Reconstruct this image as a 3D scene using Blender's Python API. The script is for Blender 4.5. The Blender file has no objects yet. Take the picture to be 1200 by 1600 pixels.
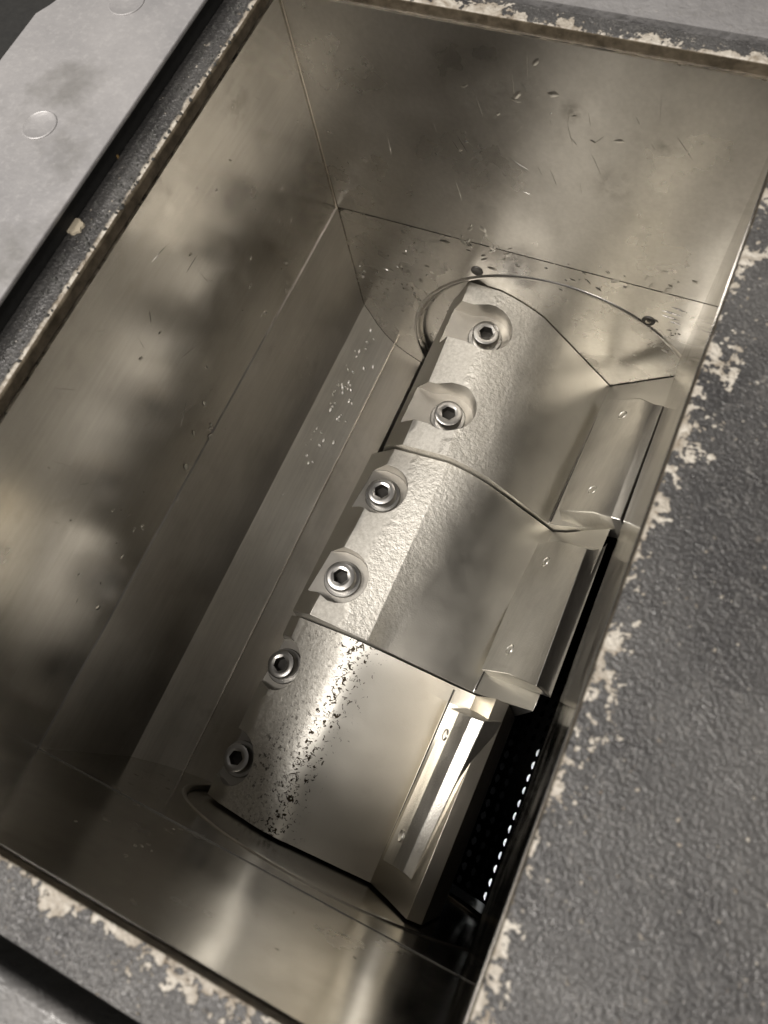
import bpy, bmesh, math, random
import numpy as np
from mathutils import Vector, Matrix
random.seed(7); rng = np.random.default_rng(7)
SC = bpy.context.scene
C = SC.collection
S = 0.1                        # modelling unit is 1 dm
W, L, D = 2.2, 3.437, 1.315    # mouth width, length and hopper depth (dm)
AX = (1.42, -2.5)              # rotor axis in x, z
TOP = 0.065                    # painted top face of the machine

# ------------------------------------------------------------ camera
RV = np.array([2.75158992, 0.553944706, -0.295286200])
CP = np.array([2.06911439, 0.726497481, 2.20071753]); FPX = 1160.80445
th = np.linalg.norm(RV); k_ = RV / th
K_ = np.array([[0, -k_[2], k_[1]], [k_[2], 0, -k_[0]], [-k_[1], k_[0], 0]])
R_ = np.eye(3) + math.sin(th) * K_ + (1 - math.cos(th)) * K_ @ K_
cam = bpy.data.cameras.new('camera'); co = bpy.data.objects.new('camera', cam); C.objects.link(co)
M = Matrix(((R_[0][0], -R_[1][0], -R_[2][0]), (R_[0][1], -R_[1][1], -R_[2][1]), (R_[0][2], -R_[1][2], -R_[2][2])))
co.matrix_world = Matrix.Translation(Vector(CP * S)) @ M.to_4x4()
cam.sensor_fit = 'VERTICAL'; cam.sensor_height = 36; cam.sensor_width = 27
cam.lens = FPX / 1600 * 36
cam.clip_start = 0.005; cam.clip_end = 50
cam.dof.use_dof = True; cam.dof.focus_distance = 0.42; cam.dof.aperture_fstop = 14
SC.camera = co

# ------------------------------------------------------------ world, lamps, exposure
wd = bpy.data.worlds.new('World'); SC.world = wd; wd.use_nodes = True
bg = wd.node_tree.nodes['Background']; bg.inputs[0].default_value = (1.0, .955, .92, 1); bg.inputs[1].default_value = 0.13

def area(name, loc, to, sx, sy, power, col):
    l = bpy.data.lights.new(name, 'AREA'); l.shape = 'RECTANGLE'; l.size = sx * S; l.size_y = sy * S
    l.energy = power; l.color = col
    o = bpy.data.objects.new(name, l); C.objects.link(o); o.location = Vector(loc) * S
    o.rotation_euler = (Vector(to) - Vector(loc)).to_track_quat('-Z', 'Y').to_euler()
    return o
WARM = (1.0, .94, .875)
area('ceiling_lamp_key', (7.0, -11.5, 19), (1.6, 1.6, -1), 3.0, 3.0, 25, WARM)
area('near_wall_fill', (0, 20, 22), (1.2, 1, -1), 8, 2, 4, WARM)  # weak fill added to lighten the dark near wall
area('ceiling_lamp_over', (-1.5, -6.0, 24), (1.0, 1.6, -1), 4.0, 4.0, 26, WARM)
area('ceiling_lamp_left', (-10, -3, 21), (.5, 1.5, -1), 4, 4, 48, (1, .945, .885))

SC.view_settings.view_transform = 'Standard'; SC.view_settings.look = 'None'
SC.view_settings.exposure = -0.12; SC.view_settings.gamma = 1
SC.cycles.use_denoising = True; SC.cycles.denoising_prefilter = 'ACCURATE'
SC.cycles.max_bounces = 10; SC.cycles.glossy_bounces = 8; SC.cycles.diffuse_bounces = 4
SC.cycles.sample_clamp_indirect = 4; SC.cycles.blur_glossy = 0.3

# ------------------------------------------------------------ pixel rays
def ray(x, y):
    return R_.T @ np.array([(x - 600) / FPX, (y - 800) / FPX, 1.0])
def onax(x, y, ax, v):
    d = ray(x, y); return CP + (v - CP[ax]) / d[ax] * d
def onpl(x, y, p0, n):
    d = ray(x, y); n = np.array(n); return CP + (n @ (np.array(p0) - CP)) / (n @ d) * d

# ------------------------------------------------------------ node helpers
class NT:
    def __init__(s, name):
        m = bpy.data.materials.new(name); m.use_nodes = True; s.m = m; s.t = m.node_tree
        s.b = s.t.nodes['Principled BSDF']
        g = s.n('ShaderNodeNewGeometry'); v = s.n('ShaderNodeVectorMath', operation='SCALE'); s.l(g.outputs['Position'], v.inputs[0]); v.inputs['Scale'].default_value = 10
        s.P = v.outputs[0]; s.G = g
        sx = s.n('ShaderNodeSeparateXYZ'); s.l(s.P, sx.inputs[0]); s.X, s.Y, s.Z = sx.outputs
    def n(s, t, **k):
        n = s.t.nodes.new(t)
        for a, v in k.items(): setattr(n, a, v)
        return n
    def l(s, a, b): s.t.links.new(a, b)
    def _in(s, sock, v):
        if hasattr(v, 'is_output'): s.l(v, sock)
        else: sock.default_value = v
    def math(s, op, a, b=0.0, c=None, clamp=False):
        n = s.n('ShaderNodeMath', operation=op, use_clamp=clamp); s._in(n.inputs[0], a); s._in(n.inputs[1], b)
        if c is not None: s._in(n.inputs[2], c)
        return n.outputs[0]
    def noise(s, scale, detail=3, rough=.5, vec=None, dist=0.0, off=0.0, stretch=None):
        n = s.n('ShaderNodeTexNoise'); n.inputs['Scale'].default_value = scale; n.inputs['Detail'].default_value = detail
        n.inputs['Roughness'].default_value = rough; n.inputs['Distortion'].default_value = dist
        v = vec or s.P
        if off or stretch:
            mp = s.n('ShaderNodeMapping'); s.l(v, mp.inputs[0]); mp.inputs['Location'].default_value = (off, off * .7, off * 1.3)
            if stretch: mp.inputs['Scale'].default_value = stretch
            v = mp.outputs[0]
        s.l(v, n.inputs['Vector']); return n.outputs[0]
    def voro(s, scale, feature='F1', rnd=1.0, stretch=None, rot=None):
        n = s.n('ShaderNodeTexVoronoi', feature=feature); n.inputs['Scale'].default_value = scale; n.inputs['Randomness'].default_value = rnd
        v = s.P
        if stretch or rot:
            mp = s.n('ShaderNodeMapping'); s.l(v, mp.inputs[0]); mp.inputs['Scale'].default_value = stretch or (1, 1, 1); mp.inputs['Rotation'].default_value = rot or (0, 0, 0); v = mp.outputs[0]
        s.l(v, n.inputs['Vector']); return n.outputs['Distance']
    def mr(s, v, a, b, c=0.0, d=1.0):
        n = s.n('ShaderNodeMapRange'); s._in(n.inputs[0], v)
        for i, q in enumerate((a, b, c, d)): s._in(n.inputs[i + 1], q)
        return n.outputs[0]
    def mix(s, f, a, b):
        n = s.n('ShaderNodeMix', data_type='RGBA'); s._in(n.inputs[0], f)
        for i, q in ((6, a), (7, b)):
            s._in(n.inputs[i], q if hasattr(q, 'is_output') else (*q, 1))
        return n.outputs[2]
    def bump(s, h, strength=.3, dist=.002, prev=None):
        n = s.n('ShaderNodeBump'); n.inputs['Strength'].default_value = strength; n.inputs['Distance'].default_value = dist
        s.l(h, n.inputs['Height'])
        if prev: s.l(prev, n.inputs['Normal'])
        return n.outputs[0]
    def spot(s, p, r):
        n = s.n('ShaderNodeVectorMath', operation='DISTANCE'); s.l(s.P, n.inputs[0]); n.inputs[1].default_value = tuple(p)
        return s.mr(n.outputs['Value'], r, r * .2)
    def done(s, col=None, rough=None, metal=None, normal=None, spec=None):
        for nm, v in (('Base Color', col), ('Roughness', rough), ('Metallic', metal), ('Normal', normal), ('Specular IOR Level', spec)):
            if v is None: continue
            if nm == 'Base Color' and not hasattr(v, 'is_output'): v = (*v, 1)
            s._in(s.b.inputs[nm], v)
        return s.m

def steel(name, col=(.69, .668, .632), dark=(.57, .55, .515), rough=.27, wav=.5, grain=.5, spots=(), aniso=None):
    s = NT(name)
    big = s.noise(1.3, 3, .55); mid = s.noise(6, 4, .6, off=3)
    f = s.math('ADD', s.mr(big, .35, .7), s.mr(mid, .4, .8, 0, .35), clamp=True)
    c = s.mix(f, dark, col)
    st = s.mr(s.noise(9, 3, .5, off=9), .50, .85)            # small brown smudges
    st = s.math('MULTIPLY', st, s.mr(s.noise(1.7, 2, off=20), .4, .8))
    for p, r in spots:
        st = s.math('MAXIMUM', st, s.math('MULTIPLY', s.spot(p, r), s.mr(s.noise(11, 4, .6, off=2), .42, .58)))
    c = s.mix(s.math('MULTIPLY', st, .5), c, (.20, .18, .15))
    c = s.mix(s.mr(s.noise(45, 3, .6, stretch=(1, .06, 1.0), off=6), .3, .7, 0, .22), c, (.36, .35, .325))
    r = s.math('ADD', s.mr(s.noise(3, 4, .6, off=5), .3, .75, rough - .06, rough + .08), s.math('MULTIPLY', st, .1))
    fine = s.noise(120, 2, .6); scr = s.noise(30, 3, .6, stretch=(1, .12, 1.0), off=1)
    b = s.bump(s.noise(1.1, 1, .4, off=7), .8, .0026 * wav)
    b = s.bump(s.noise(4.5, 1, .4, off=12), .3, .0006 * wav, b)
    b = s.bump(fine, .12 * grain, .0004, b); b = s.bump(scr, .10 * grain, .0004, b)
    return s.done(c, r, 1.0, b)

def add_painted(name, base=(.040, .039, .039), light=(.088, .086, .083), wear=1.0, grainscale=75, rough=.31, region=None, bumpy=1.0):
    s = NT(name)
    c = s.mix(s.mr(s.noise(2.2, 4, .6), .35, .7), base, light)
    c = s.mix(s.mr(s.noise(32, 4, .7, off=4), .56, .70, 0, .6), c, (.17, .165, .155))
    dx = s.math('MAXIMUM', s.math('MULTIPLY', s.X, -1), s.math('SUBTRACT', s.X, W))
    dy = s.math('MAXIMUM', s.math('MULTIPLY', s.Y, -1), s.math('SUBTRACT', s.Y, L))
    d = s.math('MAXIMUM', dx, dy)
    n1 = s.noise(4.2, 5, .62, dist=.6, off=1.5); n2 = s.noise(15, 4, .6, dist=.8, off=8)
    edge = s.math('ADD', s.math('MULTIPLY', s.math('SUBTRACT', n1, .5), .46), s.math('MULTIPLY', s.math('SUBTRACT', n2, .5), .22))
    wx = s.math('MULTIPLY', s.mr(s.X, -.02, .0, .0, 1.0), s.mr(s.X, W - .05, W, .62, 1.25))
    n3 = s.noise(40, 3, .6, off=18)
    edge = s.math('ADD', edge, s.math('MULTIPLY', s.math('SUBTRACT', n3, .5), .26))
    e = s.math('SUBTRACT', s.math('ADD', s.math('MULTIPLY', edge, s.math('ADD', s.math('MULTIPLY', wx, .93), .07)), .020 + .014 * wear), d)
    m = s.mr(e, 0, .010)
    crumbs = s.math('MULTIPLY', s.mr(s.math('ADD', s.voro(13), s.math('MULTIPLY', s.math('SUBTRACT', s.noise(34, 3, .6), .5), .9)), .12, .06), s.mr(s.noise(5, 3, off=30), .56, .66))
    crumbs2 = s.math('MULTIPLY', s.mr(s.math('ADD', s.voro(30), s.math('MULTIPLY', s.math('SUBTRACT', s.noise(70, 2, .6), .5), .7)), .14, .06), s.mr(s.noise(3, 3, off=40), .40, .55))
    m = s.math('MAXIMUM', m, s.math('MULTIPLY', s.math('MAXIMUM', crumbs, crumbs2), min(.85, wear + .2)))
    wc = s.mix(s.mr(n2, .35, .65), (.24, .20, .15), (.55, .515, .45))
    c = s.mix(m, c, wc)
    c = s.mix(s.math('MULTIPLY', s.mr(s.noise(95, 3, .7, off=24), .60, .68), .45), c, (.30, .29, .275))
    g = s.noise(grainscale, 3, .55, dist=.4); v = s.voro(grainscale * 1.2, 'SMOOTH_F1')
    b = s.bump(g, .8 * bumpy, .0009); b = s.bump(v, .5 * bumpy, .0005, b); b = s.bump(s.noise(9, 3, .6), .3, .001, b)
    b = s.bump(m, .6, .0012, b)
    r = s.mr(s.noise(12, 3, off=6), .3, .7, rough - .1, rough + .14)
    return s.done(c, s.math('ADD', r, s.math('MULTIPLY', m, .12)), 0.0, b, .55)

def plain(name, col, rough=.6, metal=0.0, var=.25, scale=20, bump=.3):
    s = NT(name); n = s.noise(scale, 4, .6)
    c = s.mix(s.mr(n, .3, .7), tuple(q * (1 - var) for q in col), tuple(min(1, q * (1 + var)) for q in col))
    return s.done(c, s.mr(s.noise(scale * .6, 3, off=5), .3, .7, rough - .07, rough + .08), metal, s.bump(n, bump, .0008))

# ------------------------------------------------------------ object helpers
def tag(o, label=None, cat=None, group=None, kind=None):
    for k, v in (('label', label), ('category', cat), ('group', group), ('kind', kind)):
        if v: o[k] = v
    return o
ORG = {}
def thing(name, label, cat, loc, group=None):
    o = bpy.data.objects.new(name, None); o.empty_display_size = .01; C.objects.link(o)
    o.location = Vector(loc) * S; ORG[o.name] = Vector(loc); return tag(o, label, cat, group)
class MB:
    def __init__(s): s.v = []; s.f = []; s.uv = None
    def add(s, vs, fs):
        k = len(s.v); s.v += [tuple(map(float, q)) for q in vs]; s.f += [tuple(i + k for i in f) for f in fs]; return s
    def quad(s, a, b, c, d): return s.add((a, b, c, d), ((0, 1, 2, 3),))
    def box(s, x0, x1, y0, y1, z0, z1):
        v = [(x, y, z) for x in (x0, x1) for y in (y0, y1) for z in (z0, z1)]
        return s.add(v, ((0, 1, 3, 2), (4, 6, 7, 5), (0, 4, 5, 1), (2, 3, 7, 6), (0, 2, 6, 4), (1, 5, 7, 3)))
    def hull(s, bot, top):
        n = len(bot)
        return s.add(list(bot) + list(top), [tuple(range(n))[::-1], tuple(range(n, 2 * n))] + [(i, (i + 1) % n, n + (i + 1) % n, n + i) for i in range(n)])
    def tube(s, a, b, r, n=8):
        a, b = Vector(a), Vector(b); q = (b - a).to_track_quat('Z', 'Y')
        vs = [p + q @ Vector((r * math.cos(t), r * math.sin(t), 0)) for p in (a, b) for t in [2 * math.pi * i / n for i in range(n)]]
        return s.add(vs, [(i, (i + 1) % n, n + (i + 1) % n, n + i) for i in range(n)] + [tuple(range(n))[::-1], tuple(range(n, 2 * n))])
    def lathe(s, prof, c, axis, n=48, a0=0, a1=2 * math.pi, xdir=None):
        """prof: (r, h) about axis through c"""
        z = Vector(axis).normalized(); x = Vector(xdir) if xdir else z.orthogonal(); x = (x - z * x.dot(z)).normalized(); y = z.cross(x)
        full = abs(a1 - a0 - 2 * math.pi) < 1e-6; m = n if full else n + 1; vs = []
        for i in range(m):
            t = a0 + (a1 - a0) * i / n
            for r, h in prof: vs.append(Vector(c) + z * h + (x * math.cos(t) + y * math.sin(t)) * r)
        p = len(prof); fs = []
        for i in range(n):
            j = (i + 1) % m
            for k in range(p - 1): fs.append((i * p + k, j * p + k, j * p + k + 1, i * p + k + 1))
        return s.add(vs, fs)
    def nick(s, p, n, d, ln, w, h):
        """a small burr or chip standing on (or torn into) the sheet"""
        p, n, d = Vector(p), Vector(n).normalized(), Vector(d); d = (d - n * d.dot(n)).normalized(); t = n.cross(d)
        k = random.uniform(-.3, .3)
        ring = [d * ln * .5 + t * w * k, d * ln * .2 + t * w * .5, -d * ln * .25 + t * w * .42, -d * ln * .5 - t * w * k, -d * ln * .2 - t * w * .5, d * ln * .25 - t * w * .4]
        vs = [p + q - n * .001 for q in ring] + [p + q * .45 + n * h for q in ring]
        return s.add(vs, [(i, (i + 1) % 6, 6 + (i + 1) % 6, 6 + i) for i in range(6)] + [(6, 7, 8, 9, 10, 11)])
    def build(s, name, mat, parent=None, loc=None, smooth=None, bevel=None, fix=True):
        if parent is not None:
            r = parent
            while r.parent: r = r.parent
            o0 = ORG[r.name]
        else: o0 = Vector(loc) if loc is not None else Vector((0, 0, 0))
        me = bpy.data.meshes.new(name); me.from_pydata([tuple((Vector(v) - o0) * S) for v in s.v], [], s.f)
        if fix:
            bm = bmesh.new(); bm.from_mesh(me); bmesh.ops.remove_doubles(bm, verts=bm.verts, dist=1e-6); bmesh.ops.recalc_face_normals(bm, faces=bm.faces); bm.to_mesh(me); bm.free()
        me.materials.append(mat); o = bpy.data.objects.new(name, me); C.objects.link(o)
        if parent is not None: o.parent = parent
        else: o.location = o0 * S
        if smooth: me.shade_smooth(); me.set_sharp_from_angle(angle=math.radians(smooth))
        if bevel:
            b = o.modifiers.new('bevel', 'BEVEL'); b.width = bevel * S; b.segments = 3; b.limit_method = 'ANGLE'; b.angle_limit = math.radians(22)
            b.harden_normals = False
            me.shade_smooth(); me.set_sharp_from_angle(angle=math.radians(50))
        return o

def fillgrid(fn, nu, nv):
    """grid of points fn(u,v)"""
    v = [fn(i / nu, j / nv) for i in range(nu + 1) for j in range(nv + 1)]
    f = [(i * (nv + 1) + j, (i + 1) * (nv + 1) + j, (i + 1) * (nv + 1) + j + 1, i * (nv + 1) + j + 1) for i in range(nu) for j in range(nv)]
    return v, f

# ------------------------------------------------------------ materials
spL = [(onax(370, 160, 0, 0), .12), (onax(395, 300, 0, 0), .05)]
spF = [(onax(790, 145, 1, L), .22), (onax(735, 150, 1, L), .10), (onax(960, 288, 1, L), .12), (onax(1040, 230, 1, L), .06), (onax(895, 175, 1, L), .07)]
M_left = steel('hopper_steel_left', rough=.20, spots=spL)
M_far = steel('hopper_steel_far', rough=.30, spots=spF)
M_near = steel('hopper_steel_near_shade', col=(.56, .54, .50), dark=(.46, .44, .40), rough=.22, wav=.9, grain=.3)  # same wall steel, darkened so its colour carries the near end's shade
M_right = steel('hopper_steel_right', rough=.10, wav=.15, grain=.3)
M_cham = steel('chamber_steel', rough=.26, wav=.7)
M_liner = steel('liner_steel', rough=.36, wav=.5)
M_weld = steel('weld_steel', col=(.62, .57, .5), dark=(.5, .46, .4), rough=.22)
M_dark = plain('dark_steel', (.05, .045, .04), .5, .6)
M_frame = add_painted('worn_black_paint', wear=1.0)
M_panel = add_painted('grey_textured_paint', base=(.17, .165, .165), light=(.25, .245, .245), wear=0, grainscale=26, rough=.4)
M_panel2 = add_painted('dark_textured_paint', base=(.10, .10, .10), light=(.17, .165, .16), wear=0, grainscale=22, rough=.38)
M_recess = plain('recess_dark', (.025, .022, .018), .5, .0)  # near-black colour that paints the shade inside the bolt sockets
M_deck = plain('deck_black', (.016, .016, .015), .75)
M_scr = plain('screen_black', (.004, .004, .004), .8, 0, .2, 20, .1); M_scr.node_tree.nodes['Principled BSDF'].inputs['Specular IOR Level'].default_value = .04

# ------------------------------------------------------------ hopper mouth: sheet-metal walls
hop = thing('feed_hopper', 'rectangular feed hopper of dull stained stainless sheet above the grinding rotor', 'hopper', (W / 2, L / 2, 0))
T = .03
def rnicks(m, pts, ax, v, n, ln=(.02, .06), h=.006, dr=None):
    h *= .75; ln = (ln[0], ln[1] * 1.25)
    for q in pts:
        p = onax(q[0], q[1], ax, v)
        if p[2] > -.04 or p[1 - ax] < .03 or p[1 - ax] > (W if ax == 1 else L) - .03: continue
        d = dr or (random.uniform(-1, 1), random.uniform(-1, 1), random.uniform(-1, 1))
        l = random.uniform(*ln); m.nick(p, n, d, l, l * random.uniform(.25, .6), random.uniform(.4, 1) * h)
def cloud(cx, cy, sx, sy, k, ang=0):
    ca, sa = math.cos(ang), math.sin(ang); o = []
    for _ in range(k):
        a, b = random.gauss(0, sx), random.gauss(0, sy); o.append((cx + a * ca - b * sa, cy + a * sa + b * ca))
    return o

def hair(m, pts, ax, v, n, base, spread, ln):
    for q in pts:
        p = onax(q[0], q[1], ax, v)
        if not (-D + .12 < p[2] < -.12 and .12 < p[1 - ax] < (W if ax == 1 else L) - .12): continue
        a = base + random.gauss(0, spread); t = [0, 0, 0]
        k = [i for i in range(3) if i != ax]; t[k[0]] = math.cos(a); t[k[1]] = math.sin(a)
        m.nick(p, n, t, random.uniform(*ln), .0035, .0016)
m = MB().box(-T, 0, -T, L + T, -D + .004, 0)
hair(m, cloud(260, 560, 110, 200, 46), 0, 0, (1, 0, 0), -1.2, .5, (.04, .22))
rnicks(m, [(392, 404), (455, 345), (440, 420), (468, 300), (360, 250), (447, 455), (250, 520), (220, 560), (425, 375)] + cloud(400, 430, 60, 90, 22) + cloud(180, 840, 30, 70, 14), 0, 0, (1, 0, 0), (.015, .045), .005)
m.build('left_wall', M_left, hop, smooth=65)
m = MB().box(0, W, L, L + T, -D + .006, 0)
hair(m, cloud(820, 230, 150, 90, 44), 1, L, (0, -1, 0), -1.3, .6, (.04, .2))
rnicks(m, [(720, 235), (728, 222), (833, 480), (1020, 470)] + cloud(735, 375, 40, 14, 26, .3) + cloud(1030, 440, 35, 12, 14) + cloud(900, 150, 90, 60, 16), 1, L, (0, -1, 0), (.015, .06), .005)
m.build('far_wall', M_far, hop, smooth=65)
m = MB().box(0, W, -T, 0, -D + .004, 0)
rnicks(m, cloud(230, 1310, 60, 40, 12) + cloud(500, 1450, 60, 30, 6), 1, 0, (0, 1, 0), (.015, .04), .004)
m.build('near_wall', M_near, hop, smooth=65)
# right wall, its lower edge runs down towards the far end
be = [(-T, -1.20), (1.1, -1.29), (2.0, -1.39), (2.2, -1.49), (2.95, -1.62), (3.24, -1.70), (L + .0, -1.96)]
m = MB()
inner = [(W, y, z) for y, z in be] + [(W, L, 0), (W, -T, 0)]
m.hull(inner, [(x + T, y, z) for x, y, z in inner]); m.build('right_wall', M_right, hop)
MB().tube((.003, L - .003, 0), (.003, L - .003, -D), .007).build('weld_seam', M_weld, hop, smooth=60)
MB().tube((.003, L - .003, -D), (.003, L - .003, -2.28), .004).build('weld_seam', M_weld, hop, smooth=60)

# ------------------------------------------------------------ grinding chamber
ch = thing('grinding_chamber', 'lower steel chamber with round recesses at both ends of the rotor', 'machine chamber', (W / 2, L / 2, -3.6))
RH = .985
def end_plate(name, y0, sgn, mat, nicks):
    """plate in the plane y=y0, outward is sgn; round recess about the rotor axis with a rolled lip"""
    x0, x1, z0, z1 = -.02, 2.6, -3.7, -D - (.006 if sgn > 0 else .0)
    m = MB(); N = 96; R1 = RH + .045
    corner = []
    for i in range(N):
        t = 2 * math.pi * i / N; c, s_ = math.cos(t), math.sin(t)
        k = min(((x1 - AX[0]) / c if c > 1e-9 else (x0 - AX[0]) / c if c < -1e-9 else 1e9), ((z1 - AX[1]) / s_ if s_ > 1e-9 else (z0 - AX[1]) / s_ if s_ < -1e-9 else 1e9))
        corner.append((AX[0] + c * max(k, R1 + .001), AX[1] + s_ * max(k, R1 + .001)))
    ring = [(AX[0] + math.cos(2 * math.pi * i / N) * R1, AX[1] + math.sin(2 * math.pi * i / N) * R1) for i in range(N)]
    vs = [(a, y0, b) for a, b in corner] + [(a, y0, b) for a, b in ring]
    m.add(vs, [(i, (i + 1) % N, N + (i + 1) % N, N + i) for i in range(N)])
    # exact corners
    for cx, cz in ((x0, z1), (x1, z1)):
        ts = sorted(range(N), key=lambda i: (corner[i][0] - cx) ** 2 + (corner[i][1] - cz) ** 2)[:2]
        m.add([(cx, y0, cz), (*corner[ts[0]][:1], y0, corner[ts[0]][1]), (*corner[ts[1]][:1], y0, corner[ts[1]][1])], [(0, 1, 2)])
    # top ledge
    m.quad((x0, y0, z1), (x1, y0, z1), (x1, y0 + sgn * .05, z1), (x0, y0 + sgn * .05, z1))
    prof = [(R1, 0), (R1 - .004, -.005), (R1 - .012, -.009), (R1 - .022, -.008), (R1 - .032, 0), (R1 - .040, .014), (RH + .001, .028), (RH, .036), (RH, .055), (RH - .015, .062), (RH - .05, .064), (RH - .10, .05), (.001, .05)]
    MB().lathe([(r, h * (.4 if sgn < 0 and h > 0 else 1.0)) for r, h in prof], (AX[0], y0, AX[1]), (0, sgn, 0), 128).build('recess_rim', mat, ch, smooth=60)
    nicks(m); return m.build(name, mat, ch, smooth=60)
def nf(m):
    rnicks(m, cloud(600, 425, 38, 26, 60) + cloud(650, 465, 22, 40, 26) + cloud(860, 425, 60, 14, 16, .25) + [(905, 437), (918, 440), (935, 452)] + cloud(1045, 520, 18, 18, 16), 1, L + .002, (0, -1, 0), (.015, .05), .007)
    for i, (x, y) in enumerate([(1050, 490), (1048, 497), (1060, 484), (1055, 505)]):
        m.nick(onax(x, y, 1, L + .002), (0, -1, 0), (1, 0, -.08), .13 - .02 * i, .006, .004)
end_plate('end_plate', L + .003, 1, M_cham, nf)
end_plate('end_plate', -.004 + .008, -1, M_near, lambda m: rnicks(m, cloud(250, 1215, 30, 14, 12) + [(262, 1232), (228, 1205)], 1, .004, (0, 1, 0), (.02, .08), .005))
# screw heads in the far plate
for (x, y) in ((745, 424), (1013, 502)):
    p = onax(x, y, 1, L)
    MB().lathe([(.040, .0), (.037, .007), (.032, .008), (.029, .006), (0, .006)], p + np.array((0, .004, 0)), (0, -1, 0), 24).build('countersunk_screw', M_recess, ch, smooth=40)
    if x > 800: MB().lathe([(.017, .003), (.013, .008), (0, .009)], p + np.array((0, -.002, 0)), (0, -1, 0), 16).build('screw_centre', M_weld, ch, smooth=60)

# left liner : sheet down to the bend, then curved seat round the rotor
prof = [(0.006, -D), (.006, -2.24), (.008, -2.30), (.045, -2.40), (.075, -2.50), (.125, -2.61), (.195, -2.715)]
low = [(.20, -2.722), (.29, -2.80), (.40, -2.875)]
for a in range(-156, -118, 4): low.append((AX[0] + 1.10 * math.cos(math.radians(a)), AX[1] + 1.10 * math.sin(math.radians(a))))
def sheet(m, pr, y0=0.0, y1=L):
    n = len(pr); m.add([(x, y0, z) for x, z in pr] + [(x, y1, z) for x, z in pr], [(i, i + 1, n + i + 1, n + i) for i in range(n - 1)])
m = MB(); sheet(m, [(-.03, -D)] + prof[:3])
rnicks(m, cloud(470, 560, 40, 60, 20) + cloud(340, 700, 30, 60, 16), 0, .006, (1, 0, 0), (.015, .05), .005)
def onliner(x, y): return onpl(x, y, (.09, 0, -2.52), (.9, 0, .42))
for q in []:
    l = random.uniform(.015, .045); m.nick(onliner(*q), (.9, 0, .42), (random.uniform(-1, 1), random.uniform(-1, 1), random.uniform(-1, 1)), l, l * .6, .006)
m.build('side_liner', M_liner, ch, smooth=60)
M_bend = steel('liner_bend_steel', col=(.80, .785, .75), dark=(.76, .745, .71), rough=.58, wav=.3)  # paler steel: the strip's brightness is put into its colour
m = MB(); sheet(m, prof[2:])
for q in cloud(535, 600, 16, 40, 60, .45) + cloud(480, 690, 12, 30, 14, .45) + [(268, 1085), (300, 1010), (322, 960)]:
    l = random.uniform(.02, .05); m.nick(onliner(*q), (.9, 0, .42), (random.uniform(-1, 1), random.uniform(-1, 1), random.uniform(-1, 1)), l, l * .6, .009)
m.build('liner_bend', M_bend, ch, smooth=60)
m = MB(); sheet(m, low); m.build('lower_liner', M_liner, ch, smooth=25)
MB().tube((.198, 0, -2.716), (.198, L, -2.716), .006).build('liner_edge', M_weld, ch, smooth=60)
# right-hand casing below the hopper wall, added to stop light leaks
m = MB(); sheet(m, [(W + .02, -1.16), (2.32, -1.20), (2.36, -1.5), (2.42, -1.9), (2.47, -2.3), (2.47, -2.7)]); m.build('right_casing', M_dark, ch)
m = MB(); X0, X1, Y0, Y1, Z0, Z1 = -.6, 4.2, -.6, L + .6, -4.9, -.95
P8 = [(X0, Y0), (X1, Y0), (X1, Y1), (X0, Y1)]
m.add([(a, b, Z0) for a, b in P8] + [(a, b, Z1) for a, b in P8], [(0, 1, 2, 3)] + [(i, (i + 1) % 4, 4 + (i + 1) % 4, 4 + i) for i in range(4)])
m.build('light_block_box', M_scr, ch)  # unseen dark box added to keep outside light from the screen holes

# perforated screen under the rotor
scr = thing('perforated_screen', 'dark curved screen with round holes glowing white in the gap right of the rotor', 'screen', (AX[0], L / 2, AX[1] - 1.1))
RS = 1.06; m = MB(); pitch = .087; ny = int((L - .1) / pitch); da = pitch / RS
a_lo, rows = math.radians(-74), 15
for i in range(rows):
    for j in range(ny):
        yc = .06 + pitch * (j + .5); ac = a_lo + da * (i + .5); off = 0
        def P(u, v, r): a = ac + u * da; return (AX[0] + r * math.cos(a), yc + v * pitch, AX[1] + r * math.sin(a))
        sq = []; ho = []; hb = []
        for k in range(16):
            t = 2 * math.pi * k / 16 + math.pi / 16 * 0; c, s_ = math.cos(t), math.sin(t); q = .5 / max(abs(c), abs(s_))
            sq.append(P(c * q, s_ * q, RS)); ho.append(P(c * .33, s_ * .33, RS)); hb.append(P(c * .33, s_ * .33, RS + .02))
        m.add(sq + ho + hb, [(k, (k + 1) % 16, 16 + (k + 1) % 16, 16 + k) for k in range(16)] + [(16 + k, 16 + (k + 1) % 16, 32 + (k + 1) % 16, 32 + k) for k in range(16)])
def arc(m, a0, a1, n, r=RS):
    v, f = fillgrid(lambda u, w: (AX[0] + r * math.cos(a0 + (a1 - a0) * u), L * w, AX[1] + r * math.sin(a0 + (a1 - a0) * u)), n, 1); m.add(v, f)
arc(m, math.radians(-125), a_lo, 16); arc(m, a_lo + rows * da, math.radians(8), 10)
m.build('screen_sheet', M_scr, scr, smooth=40)
# narrow white strip added under the screen so one hole row shows bright
qa, qb = onax(836, 1174, 2, -4.46), onax(745, 1418, 2, -4.46)
tr = MB().box(min(qa[0], qb[0]) - .012, max(qa[0], qb[0]) + .03, qb[1] - .04, qa[1] + .04, -4.5, -4.46)
tag(tr.build('tray_strip', plain('white_tray', (.8, .8, .78), .7), loc=(0, 0, 0)), 'narrow white tray strip added below the perforated screen to brighten one row of holes', 'tray')
_dl = area('screen_hole_fill', ((qa[0] + qb[0]) / 2 + .45, (qa[1] + qb[1]) / 2, -4.0), ((qa[0] + qb[0]) / 2, (qa[1] + qb[1]) / 2, -4.46), 1.3, .05, .015, (.95, .97, 1)); _dl.data.spread = math.radians(38)  # added lamp under the screen, makes the holes look white

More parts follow.
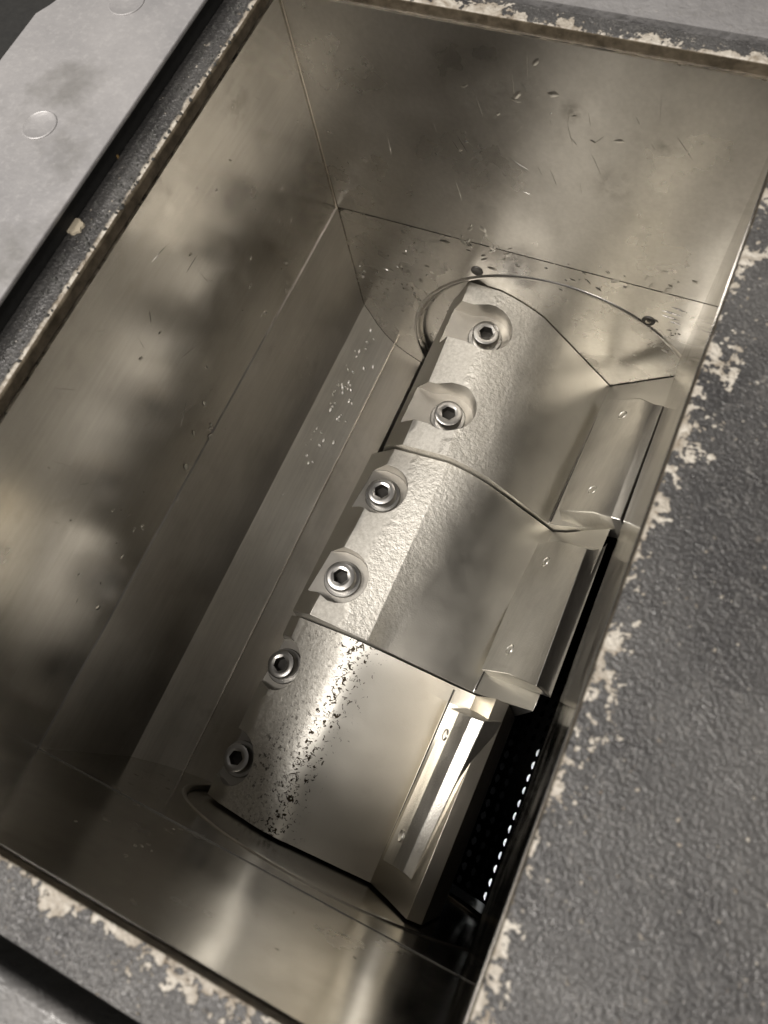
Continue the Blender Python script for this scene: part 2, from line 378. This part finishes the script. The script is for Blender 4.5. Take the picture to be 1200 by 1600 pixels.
# ------------------------------------------------------------ rotor
M_seg = {}
def seg_mat(idx):
    s = NT('blasted_rotor_steel_%s' % ('abc'[idx]))
    uvn = s.n('ShaderNodeUVMap'); sp = s.n('ShaderNodeSeparateXYZ'); s.l(uvn.outputs[0], sp.inputs[0]); U, V = sp.outputs[0], sp.outputs[1]
    nz = s.math('MULTIPLY', s.math('SUBTRACT', s.noise(6, 4, .6, off=idx * 5), .5), .8)
    Un = s.math('ADD', U, nz)
    lo, hi, soft = [(.335, .56, .12), (.215, .44, .08), (.14, .38, .05)][idx]
    U2 = s.math('ADD', U, s.math('MULTIPLY', nz, .25 if idx == 0 else .12))
    sat = s.math('MULTIPLY', s.mr(U2, .09, .12), s.mr(U2, hi + soft, hi - soft))
    rgh = s.math('MULTIPLY', s.mr(U2, lo - .012, lo + .012), s.mr(U2, hi + soft, hi - soft))   # blasted band
    c0 = s.mix(s.mr(s.noise(3, 3, .5), .3, .8), (.58, .565, .52), (.66, .64, .59))
    c1 = s.mix(s.mr(s.noise(45, 3, .7), .35, .7), (.56, .54, .49), (.74, .72, .67))
    c = s.mix(sat, c0, c1)
    c = s.mix(s.math('MULTIPLY', s.mr(s.noise(7, 5, .6, off=14), .60, .80), .15), c, (.2, .18, .15))
    g = s.math('ADD', s.noise(40, 3, .6, dist=.2), s.math('MULTIPLY', s.noise(95, 2, .6, off=2), .35))
    if idx == 2:   # rust-black flecks below the bend
        band = s.math('MULTIPLY', s.mr(U2, .30, .40), s.mr(U2, .62, .42))
        fl = s.mr(s.math('ADD', s.noise(36, 4, .65, dist=.9, off=3), s.math('MULTIPLY', band, .17)), .70, .725)
        fl = s.math('MULTIPLY', fl, s.mr(band, 0, .15))
        band2 = s.math('MULTIPLY', s.mr(U2, .16, .22), s.mr(U2, .42, .36))
        f2 = s.math('MULTIPLY', s.mr(s.noise(38, 4, .7, off=13), .57, .61), band2)
        f2 = s.math('MULTIPLY', f2, s.mr(s.noise(2.3, 2, off=1), .35, .6, .3, .9))
        c = s.mix(s.math('MAXIMUM', fl, s.math('MULTIPLY', f2, .8)), c, (.035, .028, .02))
        c = s.mix(s.math('MULTIPLY', s.mr(U, .5, .9), .3), c, (.42, .34, .2))
    rough = s.math('ADD', s.mr(sat, 0, 1, .35, .60), s.mr(s.noise(8, 3), .3, .7, -.02, .03))
    bh = s.math('MULTIPLY', g, rgh)
    b = s.bump(bh, .65, .0009 if idx != 2 else .0006)
    b = s.bump(s.noise(120, 2), .10, .0004, b)
    b = s.bump(s.noise(2.2, 2, .4), .15, .0005, b)
    return s.done(c, rough, 1.0, b)

rot = thing('cutting_rotor', 'steel grinding rotor with three stepped segments and six recessed bolts', 'rotor', (AX[0], L / 2, AX[1]))
A1, A2, A3, A4, A5, A6 = L + .046, 2.30, 2.290, 1.155, 1.145, .0
SEG = [  # far y, near y, pixels on the far end face, pixels on the near end face, right-hand tail
    (A1, A2, [(706, 472), (722, 462), (782, 455), (822, 472), (850, 497), (953, 604)], [(601, 697), (622, 696), (697, 712), (735, 727), (764, 747), (857, 819)],
     [(2.235, -2.12)], [(2.215, -1.96)]),
    (A3, A4, [(581, 709), (617, 701), (700, 723), (735, 740), (769, 761), (864, 831)], [(457, 954), (484, 960), (574, 1002), (590, 1011), (606, 1019), (739, 1082)],
     [(1.93, -2.25), (2.165, -1.925)], [(1.86, -2.05), (2.115, -1.795)]),
    (A5, A6, [(453, 959), (469, 965), (542, 991), (560, 1000), (580, 1012), (713, 1074)], [(324, 1240), (341, 1254), (399, 1292), (424, 1306), (447, 1317), (578, 1379)],
     [(1.80, -2.10), (1.92, -1.83), (1.99, -1.86)], [(1.764, -2.088), (1.90, -1.86), (1.975, -1.89)]),
]
BOLT = [[(760, 519), (701, 645)], [(596, 767), (532, 900)], [(438, 1037), (368, 1184)]]
TILT = [(.14, 0, 1), (.05, 0, 1), (-.10, 0, 1)]
def bolt_mb(c, ax):
    """socket head: bottom at c, axis ax"""
    m = MB(); ax = Vector(ax).normalized(); R0, H = .085, .09
    m.lathe([(.0, .0), (.100, .0), (.108, .004), (.108, .014), (.104, .018), (R0, .018), (R0, H - .012), (R0 - .004, H - .004), (R0 - .014, H), (.056, H)], c, ax, 40)
    x = ax.orthogonal().normalized(); y = ax.cross(x); c = Vector(c)
    h0 = random.uniform(0, 1); hexp = lambda r, h, k, n=6: c + ax * h + (x * math.cos(h0 + k * 2 * math.pi / n) + y * math.sin(h0 + k * 2 * math.pi / n)) * r
    out = [hexp(.056, H, k / 40 * 6) for k in range(40)]; inn = []
    for k in range(40):
        t = (k * 9) % 60; rr = .046 * math.cos(math.radians(30)) / math.cos(math.radians(t - 30)); inn.append(hexp(rr, H - .004, k / 40 * 6))
    deep = [p - ax * .06 for p in inn]
    m.add(out + inn + deep, [(k, (k + 1) % 40, 40 + (k + 1) % 40, 40 + k) for k in range(40)] + [(40 + k, 40 + (k + 1) % 40, 80 + (k + 1) % 40, 80 + k) for k in range(40)] + [tuple(range(80, 120))])
    m.sock = (c + ax * H, .0545)
    return m
M_pocket = steel('pocket_steel', col=(.46, .44, .40), dark=(.26, .245, .22), rough=.40, wav=0)  # dimmer steel, the shade of the pocket floors put into the colour
M_bolt = steel('bolt_steel', col=(.54, .53, .51), dark=(.30, .29, .27), rough=.30, wav=0)
M_knife = steel('ground_knife_steel', col=(.74, .72, .67), dark=(.62, .60, .55), rough=.34, wav=.1, grain=2.5)
def ell(p): return np.array(p, float)
FL = []
for si, (yf, yn, pf, pn, tf, tn) in enumerate(SEG):
    far = [onax(x, y, 1, yf) for x, y in pf] + [np.array((a, yf, b)) for a, b in tf]
    nea = [onax(x, y, 1, yn) for x, y in pn] + [np.array((a, yn, b)) for a, b in tn]
    if si == 2: far = [np.array((a, yf, b)) for a, b in ((.62, -2.07), (.70, -1.985), (1.02, -1.90), (1.11, -1.908), (1.2, -1.93), (1.67, -2.09))] + far[6:]
    if si == 0:
        far[1] = np.array((.835, yf, -1.75)); nea[1] = np.array((.88, yn, -1.785))
        for q in (far, nea): q[3] = q[3] + np.array((-.02, 0, -.022))
    FL.append((far, nea))
    def closing(y): return [np.array(q) for q in ((AX[0] + .62, y, AX[1] + .1), (AX[0] + .35, y, AX[1] - .5), (AX[0] - .6, y, AX[1] - .72), (AX[0] - .895, y, AX[1] - .22))]  # hidden underside, left flank shaped to reflect light onto the liner
    fa, ne = far + closing(yf), nea + closing(yn); n0 = len(far)
    def refine(p):   # soften the bend between land and slope, subdivide
        q = [p[0], p[1]]
        for t in (.33, .66): q.append(p[1] * (1 - t) + p[2] * t)
        b = [p[2], p[3], p[4]]
        q.append(p[2] * 1.0)
        for t in (.25, .5, .75):
            q.append(b[0] * (1 - t) ** 2 + (b[1] * 2 - (b[0] + b[2]) / 2) * 2 * t * (1 - t) + b[2] * t * t)
        q.append(b[2])
        for t in (.33, .66): q.append(p[4] * (1 - t) + p[5] * t)
        return q + p[5:]
    FA, NE = refine(fa), refine(ne); n = len(FA)
    us = [0, .10, .18, .26, .34, .38, .42, .46, .50, .66, .83, 1.0] + [1.2] * (n - 12)
    st = 12; vs = []; uv = []
    for k in range(st + 1):
        t = k / st
        for i in range(n): vs.append(FA[i] * (1 - t) + NE[i] * t); uv.append((us[i], t))
    fs = [(k * n + i, k * n + (i + 1) % n, (k + 1) * n + (i + 1) % n, (k + 1) * n + i) for k in range(st) for i in range(n)]
    fs += [tuple(range(n)), tuple(range(st * n, st * n + n))]
    o0 = ORG[rot.name]
    me = bpy.data.meshes.new('rotor_segment'); me.from_pydata([tuple((Vector(v) - o0) * S) for v in vs], [], fs)
    ul = me.uv_layers.new(name='UVMap')
    for lp in me.loops: ul.data[lp.index].uv = uv[lp.vertex_index]
    bm = bmesh.new(); bm.from_mesh(me); bmesh.ops.recalc_face_normals(bm, faces=bm.faces); bm.to_mesh(me); bm.free()
    me.materials.append(seg_mat(si))
    seg = bpy.data.objects.new('rotor_segment', me); C.objects.link(seg); seg.parent = rot
    # pockets
    p0 = far[1]; nrm = np.cross(nea[1] - far[1], far[2] - far[1]); nrm = nrm / np.linalg.norm(nrm); nrm = nrm * np.sign(nrm[2])
    cutters = []
    ax = Vector(TILT[si]).normalized()
    for (bx, by) in BOLT[si]:
        top = Vector(onpl(bx, by, p0 - nrm * (.045, .045, .055)[si], nrm)); base = top - ax * .09
        yv = Vector((0, 1, 0)); xv = yv.cross(ax).normalized()
        pr = .16; pts = []
        for k in range(13): t = math.radians(-90 + 15 * k); pts.append((pr * math.cos(t) * 1.0, pr * math.sin(t)))
        pts += [(-.05, pr), (-.14, pr * .80), (-.6, pr * .80), (-.6, -pr * .85), (-.08, -pr * .85)]
        m = MB(); m.hull([base + xv * a + yv * b for a, b in pts], [base + xv * a * 1.03 + yv * b * 1.03 + ax * .6 for a, b in pts])
        cu = m.build('cutter', M_pocket, rot); cutters.append(cu)
        md = seg.modifiers.new('pocket', 'BOOLEAN'); md.operation = 'DIFFERENCE'; md.object = cu; md.solver = 'EXACT'; md.material_mode = 'TRANSFER'
        bm_ = bolt_mb(base, ax); bo = bm_.build('cap_screw', M_bolt, seg, smooth=35)
        bo.data.materials.append(M_recess); oo = np.array(ORG[rot.name]); tc = np.array(base + ax * .09)
        for p in bo.data.polygons:
            c_ = np.array(p.center) * 10 + oo - tc; h_ = float(c_ @ np.array(ax)); r_ = np.linalg.norm(c_ - h_ * np.array(ax))
            if r_ < .05 and h_ < -.006 and h_ > -.07: p.material_index = 1
    bpy.context.view_layer.update()
    dg = bpy.context.evaluated_depsgraph_get(); nm = bpy.data.meshes.new_from_object(seg.evaluated_get(dg)); seg.modifiers.clear(); seg.data = nm
    for cu in cutters: bpy.data.objects.remove(cu)
    nm.shade_smooth(); nm.set_sharp_from_angle(angle=math.radians(24))
    bv = seg.modifiers.new('bevel', 'BEVEL'); bv.width = .008 * S; bv.segments = 2; bv.limit_method = 'ANGLE'; bv.angle_limit = math.radians(24)

for far, nea in FL:
    MB().tube(far[5] + np.array((.006, -.02, .002)), nea[5] + np.array((.006, .02, .002)), .005).build('knife_slot', M_recess, rot)
# clamping bars with dowels on the right flank
def bar(si, farpx, neapx, hs, bot_t, dowels, endf, endn):
    far, nea = FL[si]; a0, b0 = far[5], far[-1]; a1 = nea[5]
    if si == 2: b0 = far[-2]
    n = np.cross(a1 - a0, b0 - a0); n /= np.linalg.norm(n); n *= np.sign(n[2])
    tf = [onpl(x, y, a0 + n * h, n) for (x, y), h in zip(farpx, hs)]; tn = [onpl(x, y, a0 + n * h, n) for (x, y), h in zip(neapx, hs)]
    m = MB(); k = len(tf)
    yv = np.array((0, 1.0, 0))
    bf = [p - n * (h + .05) + yv * endf for p, h in zip(tf, hs)]; bn = [p - n * (h + .05) - yv * endn for p, h in zip(tn, hs)]
    vs = tf + tn + bf + bn
    fs = [(i, i + 1, k + i + 1, k + i) for i in range(k - 1)]
    fs += [(2 * k + i, 2 * k + i + 1, 3 * k + i + 1, 3 * k + i) for i in range(k - 1)]
    fs += [(i, i + 1, 2 * k + i + 1, 2 * k + i) for i in range(k - 1)] + [(k + i, k + i + 1, 3 * k + i + 1, 3 * k + i) for i in range(k - 1)]
    fs += [(0, k, 3 * k, 2 * k), (k - 1, 2 * k - 1, 4 * k - 1, 3 * k - 1)]
    m.add(vs, fs); o = m.build('knife_clamp', M_knife, rot, bevel=.006)
    fn = np.cross(tn[0] - tf[0], tf[1] - tf[0]); fn /= np.linalg.norm(fn); fn *= np.sign(fn[2])
    for (x, y) in dowels:
        p = onpl(x, y, tf[0], fn)
        MB().lathe([(.032, -.004), (.032, .003), (.029, .006), (.026, .003), (.024, .002), (.0, .003)], p, fn, 24).build('dowel_pin', M_knife, o, smooth=50)
    return o
bar(0, [(943, 624), (1000, 622), (1022, 631), (1037, 634)], [(873, 797), (926, 800), (955, 808), (970, 812)], (.045, .085, .065, .035), 0, [(973, 649), (926, 766)], .0, .06)
bar(1, [(835, 849), (876, 845), (917, 857), (929, 859)], [(752, 1046), (793, 1053), (838, 1072), (845, 1073)], (.05, .095, .06, .015), 0, [(853, 878), (797, 1015)], .07, .0)
bar(2, [(704, 1106), (717, 1112), (737, 1120), (757, 1127)], [(598, 1343), (613, 1352), (629, 1363), (642, 1375)], (.06, .11, .10, .06), 0, [(696, 1148), (627, 1306)], .03, .03)

# ------------------------------------------------------------ machine top around the mouth
fr = thing('machine_frame', 'thick black painted machine top with paint chipped to bare metal round the opening', 'machine top', (W / 2, L / 2, 0))
def ring_plate(m, o, i, z0, z1):
    (X0, X1, Y0, Y1), (x0, x1, y0, y1) = o, i
    O = [(X0, Y0), (X1, Y0), (X1, Y1), (X0, Y1)]; I = [(x0, y0), (x1, y0), (x1, y1), (x0, y1)]
    vs = [(a, b, z) for z in (z0, z1) for a, b in O + I]
    fs = []
    for k in range(4):
        j = (k + 1) % 4
        fs += [(k, j, 4 + j, 4 + k), (8 + k, 8 + j, 12 + j, 12 + k), (k, j, 8 + j, 8 + k), (4 + k, 4 + j, 12 + j, 12 + k)]
    m.add(vs, fs)
m = MB(); ring_plate(m, (-.5, 7, -.17, L + .088), (-.006, W + .006, -.006, L + .006), .001, TOP)
M_rim = NT('rusty_cut_edge')
c = M_rim.mix(M_rim.mr(M_rim.noise(14, 5, .65), .35, .65), (.05, .038, .022), (.16, .13, .09)); M_rim = M_rim.done(c, .6, .3, M_rim.bump(M_rim.noise(40, 3), .5, .001))
fo = m.build('top_plate', M_frame, fr, bevel=.012)
fo.data.materials.append(M_rim)
for p in fo.data.polygons:
    c_ = p.center * 10 + ORG[fr.name]
    if abs(p.normal.z) < .3 and -.1 < c_[0] < W + .1 and -.1 < c_[1] < L + .05: p.material_index = 1
# right-hand wide part belongs to the same casting; below it a dark body
m = MB(); ring_plate(m, (-9, 9, -9, 12), (-.04, W + .04, -.04, L + .04), -.9, -.35)
m.build('machine_body', M_deck, fr)
# light grey plate, upper left
PX, PZ = -.14, .17
s = NT('light_grey_cast_plate')
c = s.mix(s.mr(s.noise(2.5, 5, .6), .3, .7), (.34, .335, .34), (.46, .45, .45)); c = s.mix(s.mr(s.noise(30, 4, .7, off=3), .5, .75, 0, .4), c, (.62, .61, .6))
c = s.mix(s.math('MULTIPLY', s.mr(s.noise(2.2, 4, .6, off=11), .55, .68), .5), c, (.15, .145, .13))
M_lg = s.done(c, .42, .35, s.bump(s.noise(40, 3), .3, .0005), .5)
lp = thing('side_plate', 'light grey cast plate with round marks left of the hopper', 'plate', (PX - .3, 2, PZ))
outl = [(PX, -1.5), (PX, 5.5), (-.80, 5.5), (-.80, 3.05), (-.81, 2.98), (-.835, 2.92), (-.87, 2.86), (-.87, -1.5)]
MB().hull([(x, y, PZ - .022) for x, y in outl], [(x, y, PZ) for x, y in outl]).build('plate_body', M_lg, lp, bevel=.008)
MB().box(-.84, PX - .02, -1.5, 5.5, TOP + .004, PZ - .0225).build('under_plate_block', M_deck, lp)  # black block set back under the plate edge
for (x, y, r) in ((62, 196, .074), (198, 4, .08)):
    p = onax(x, y, 2, PZ); MB().lathe([(r, -.003), (r, .0035), (r - .004, .005), (r - .008, .003), (0, .002)], p, (0, 0, 1), 40).build('round_boss', M_lg, lp, smooth=40)
# far grey panel
gp = MB().box(-.6, 7, L + .098, 9, -.05, TOP + .02)
tag(gp.build('rear_panel', M_panel, loc=(2, 4, 0)), 'pale grey speckled panel behind the far rim of the hopper', 'panel')
p = onax(990, -2, 2, TOP + .02)
tag(MB().box(p[0] - .12, p[0] + .05, p[1], p[1] + .2, TOP + .022, TOP + .07).build('rubber_block', M_deck, loc=(p[0], p[1], TOP + .022), bevel=.01), 'small black block on the pale panel at the top edge', 'block')
# near textured panel
npn = MB().box(-4, W + 5, -6, -.265, -.30, .0)
tag(npn.build('front_panel', M_panel2, loc=(1, -1, -.3), bevel=.03), 'dark grey leather-textured panel below the near rim, bottom left', 'panel')

# ------------------------------------------------------------ plastic chips
def chip(name, px, r, h, col, label, cat, seed, z=TOP):
    rd = random.Random(seed); p = onax(px[0], px[1], 2, z + .002); n = 18
    rr = [r * rd.uniform(.82, 1.1) for _ in range(n)]
    bot = [(p[0] + rr[i] * math.cos(i * 2 * math.pi / n), p[1] + rr[i] * math.sin(i * 2 * math.pi / n), z + .002) for i in range(n)]
    top = [(p[0] + rr[i] * .93 * math.cos(i * 2 * math.pi / n), p[1] + rr[i] * .93 * math.sin(i * 2 * math.pi / n), z + h * rd.uniform(.8, 1.1)) for i in range(n)]
    o = MB().hull(bot, top).build(name, plain(name, col, .45, 0, .12, 30), loc=(p[0], p[1], z + .002)); return tag(o, label, cat)
chip('plastic_chip', (117, 355), .040, .012, (.62, .55, .42), 'round cream plastic chip lying on the black strip at left', 'plastic chip', 1)
chip('plastic_granule', (88, 353), .014, .02, (.45, .17, .04), 'small orange plastic granule beside the round cream chip', 'plastic granule', 2)
chip('plastic_granule', (182, 245), .012, .015, (.42, .27, .10), 'tan plastic granule alone on the black strip above the cream chip', 'plastic granule', 3)
m = MB()
for _ in range(300):
    y = random.uniform(.6, 3.4); x = random.uniform(-.125, -.012); r = random.uniform(.003, .011) * (1.5 if random.random() < .1 else 1)
    m.nick((x, y, TOP + .001), (0, 0, 1), (random.uniform(-1, 1), random.uniform(-1, 1), 0), r * 2, r * 1.5, r * .8)
s = NT('clear_crumbs'); M_cr = s.done((.10, .10, .095), .2, 0, None, .8)
tag(m.build('plastic_crumbs', M_cr, loc=(-.07, 2, TOP)), 'fine glinting plastic crumbs strewn along the black strip at left', 'plastic crumbs', None, 'stuff')
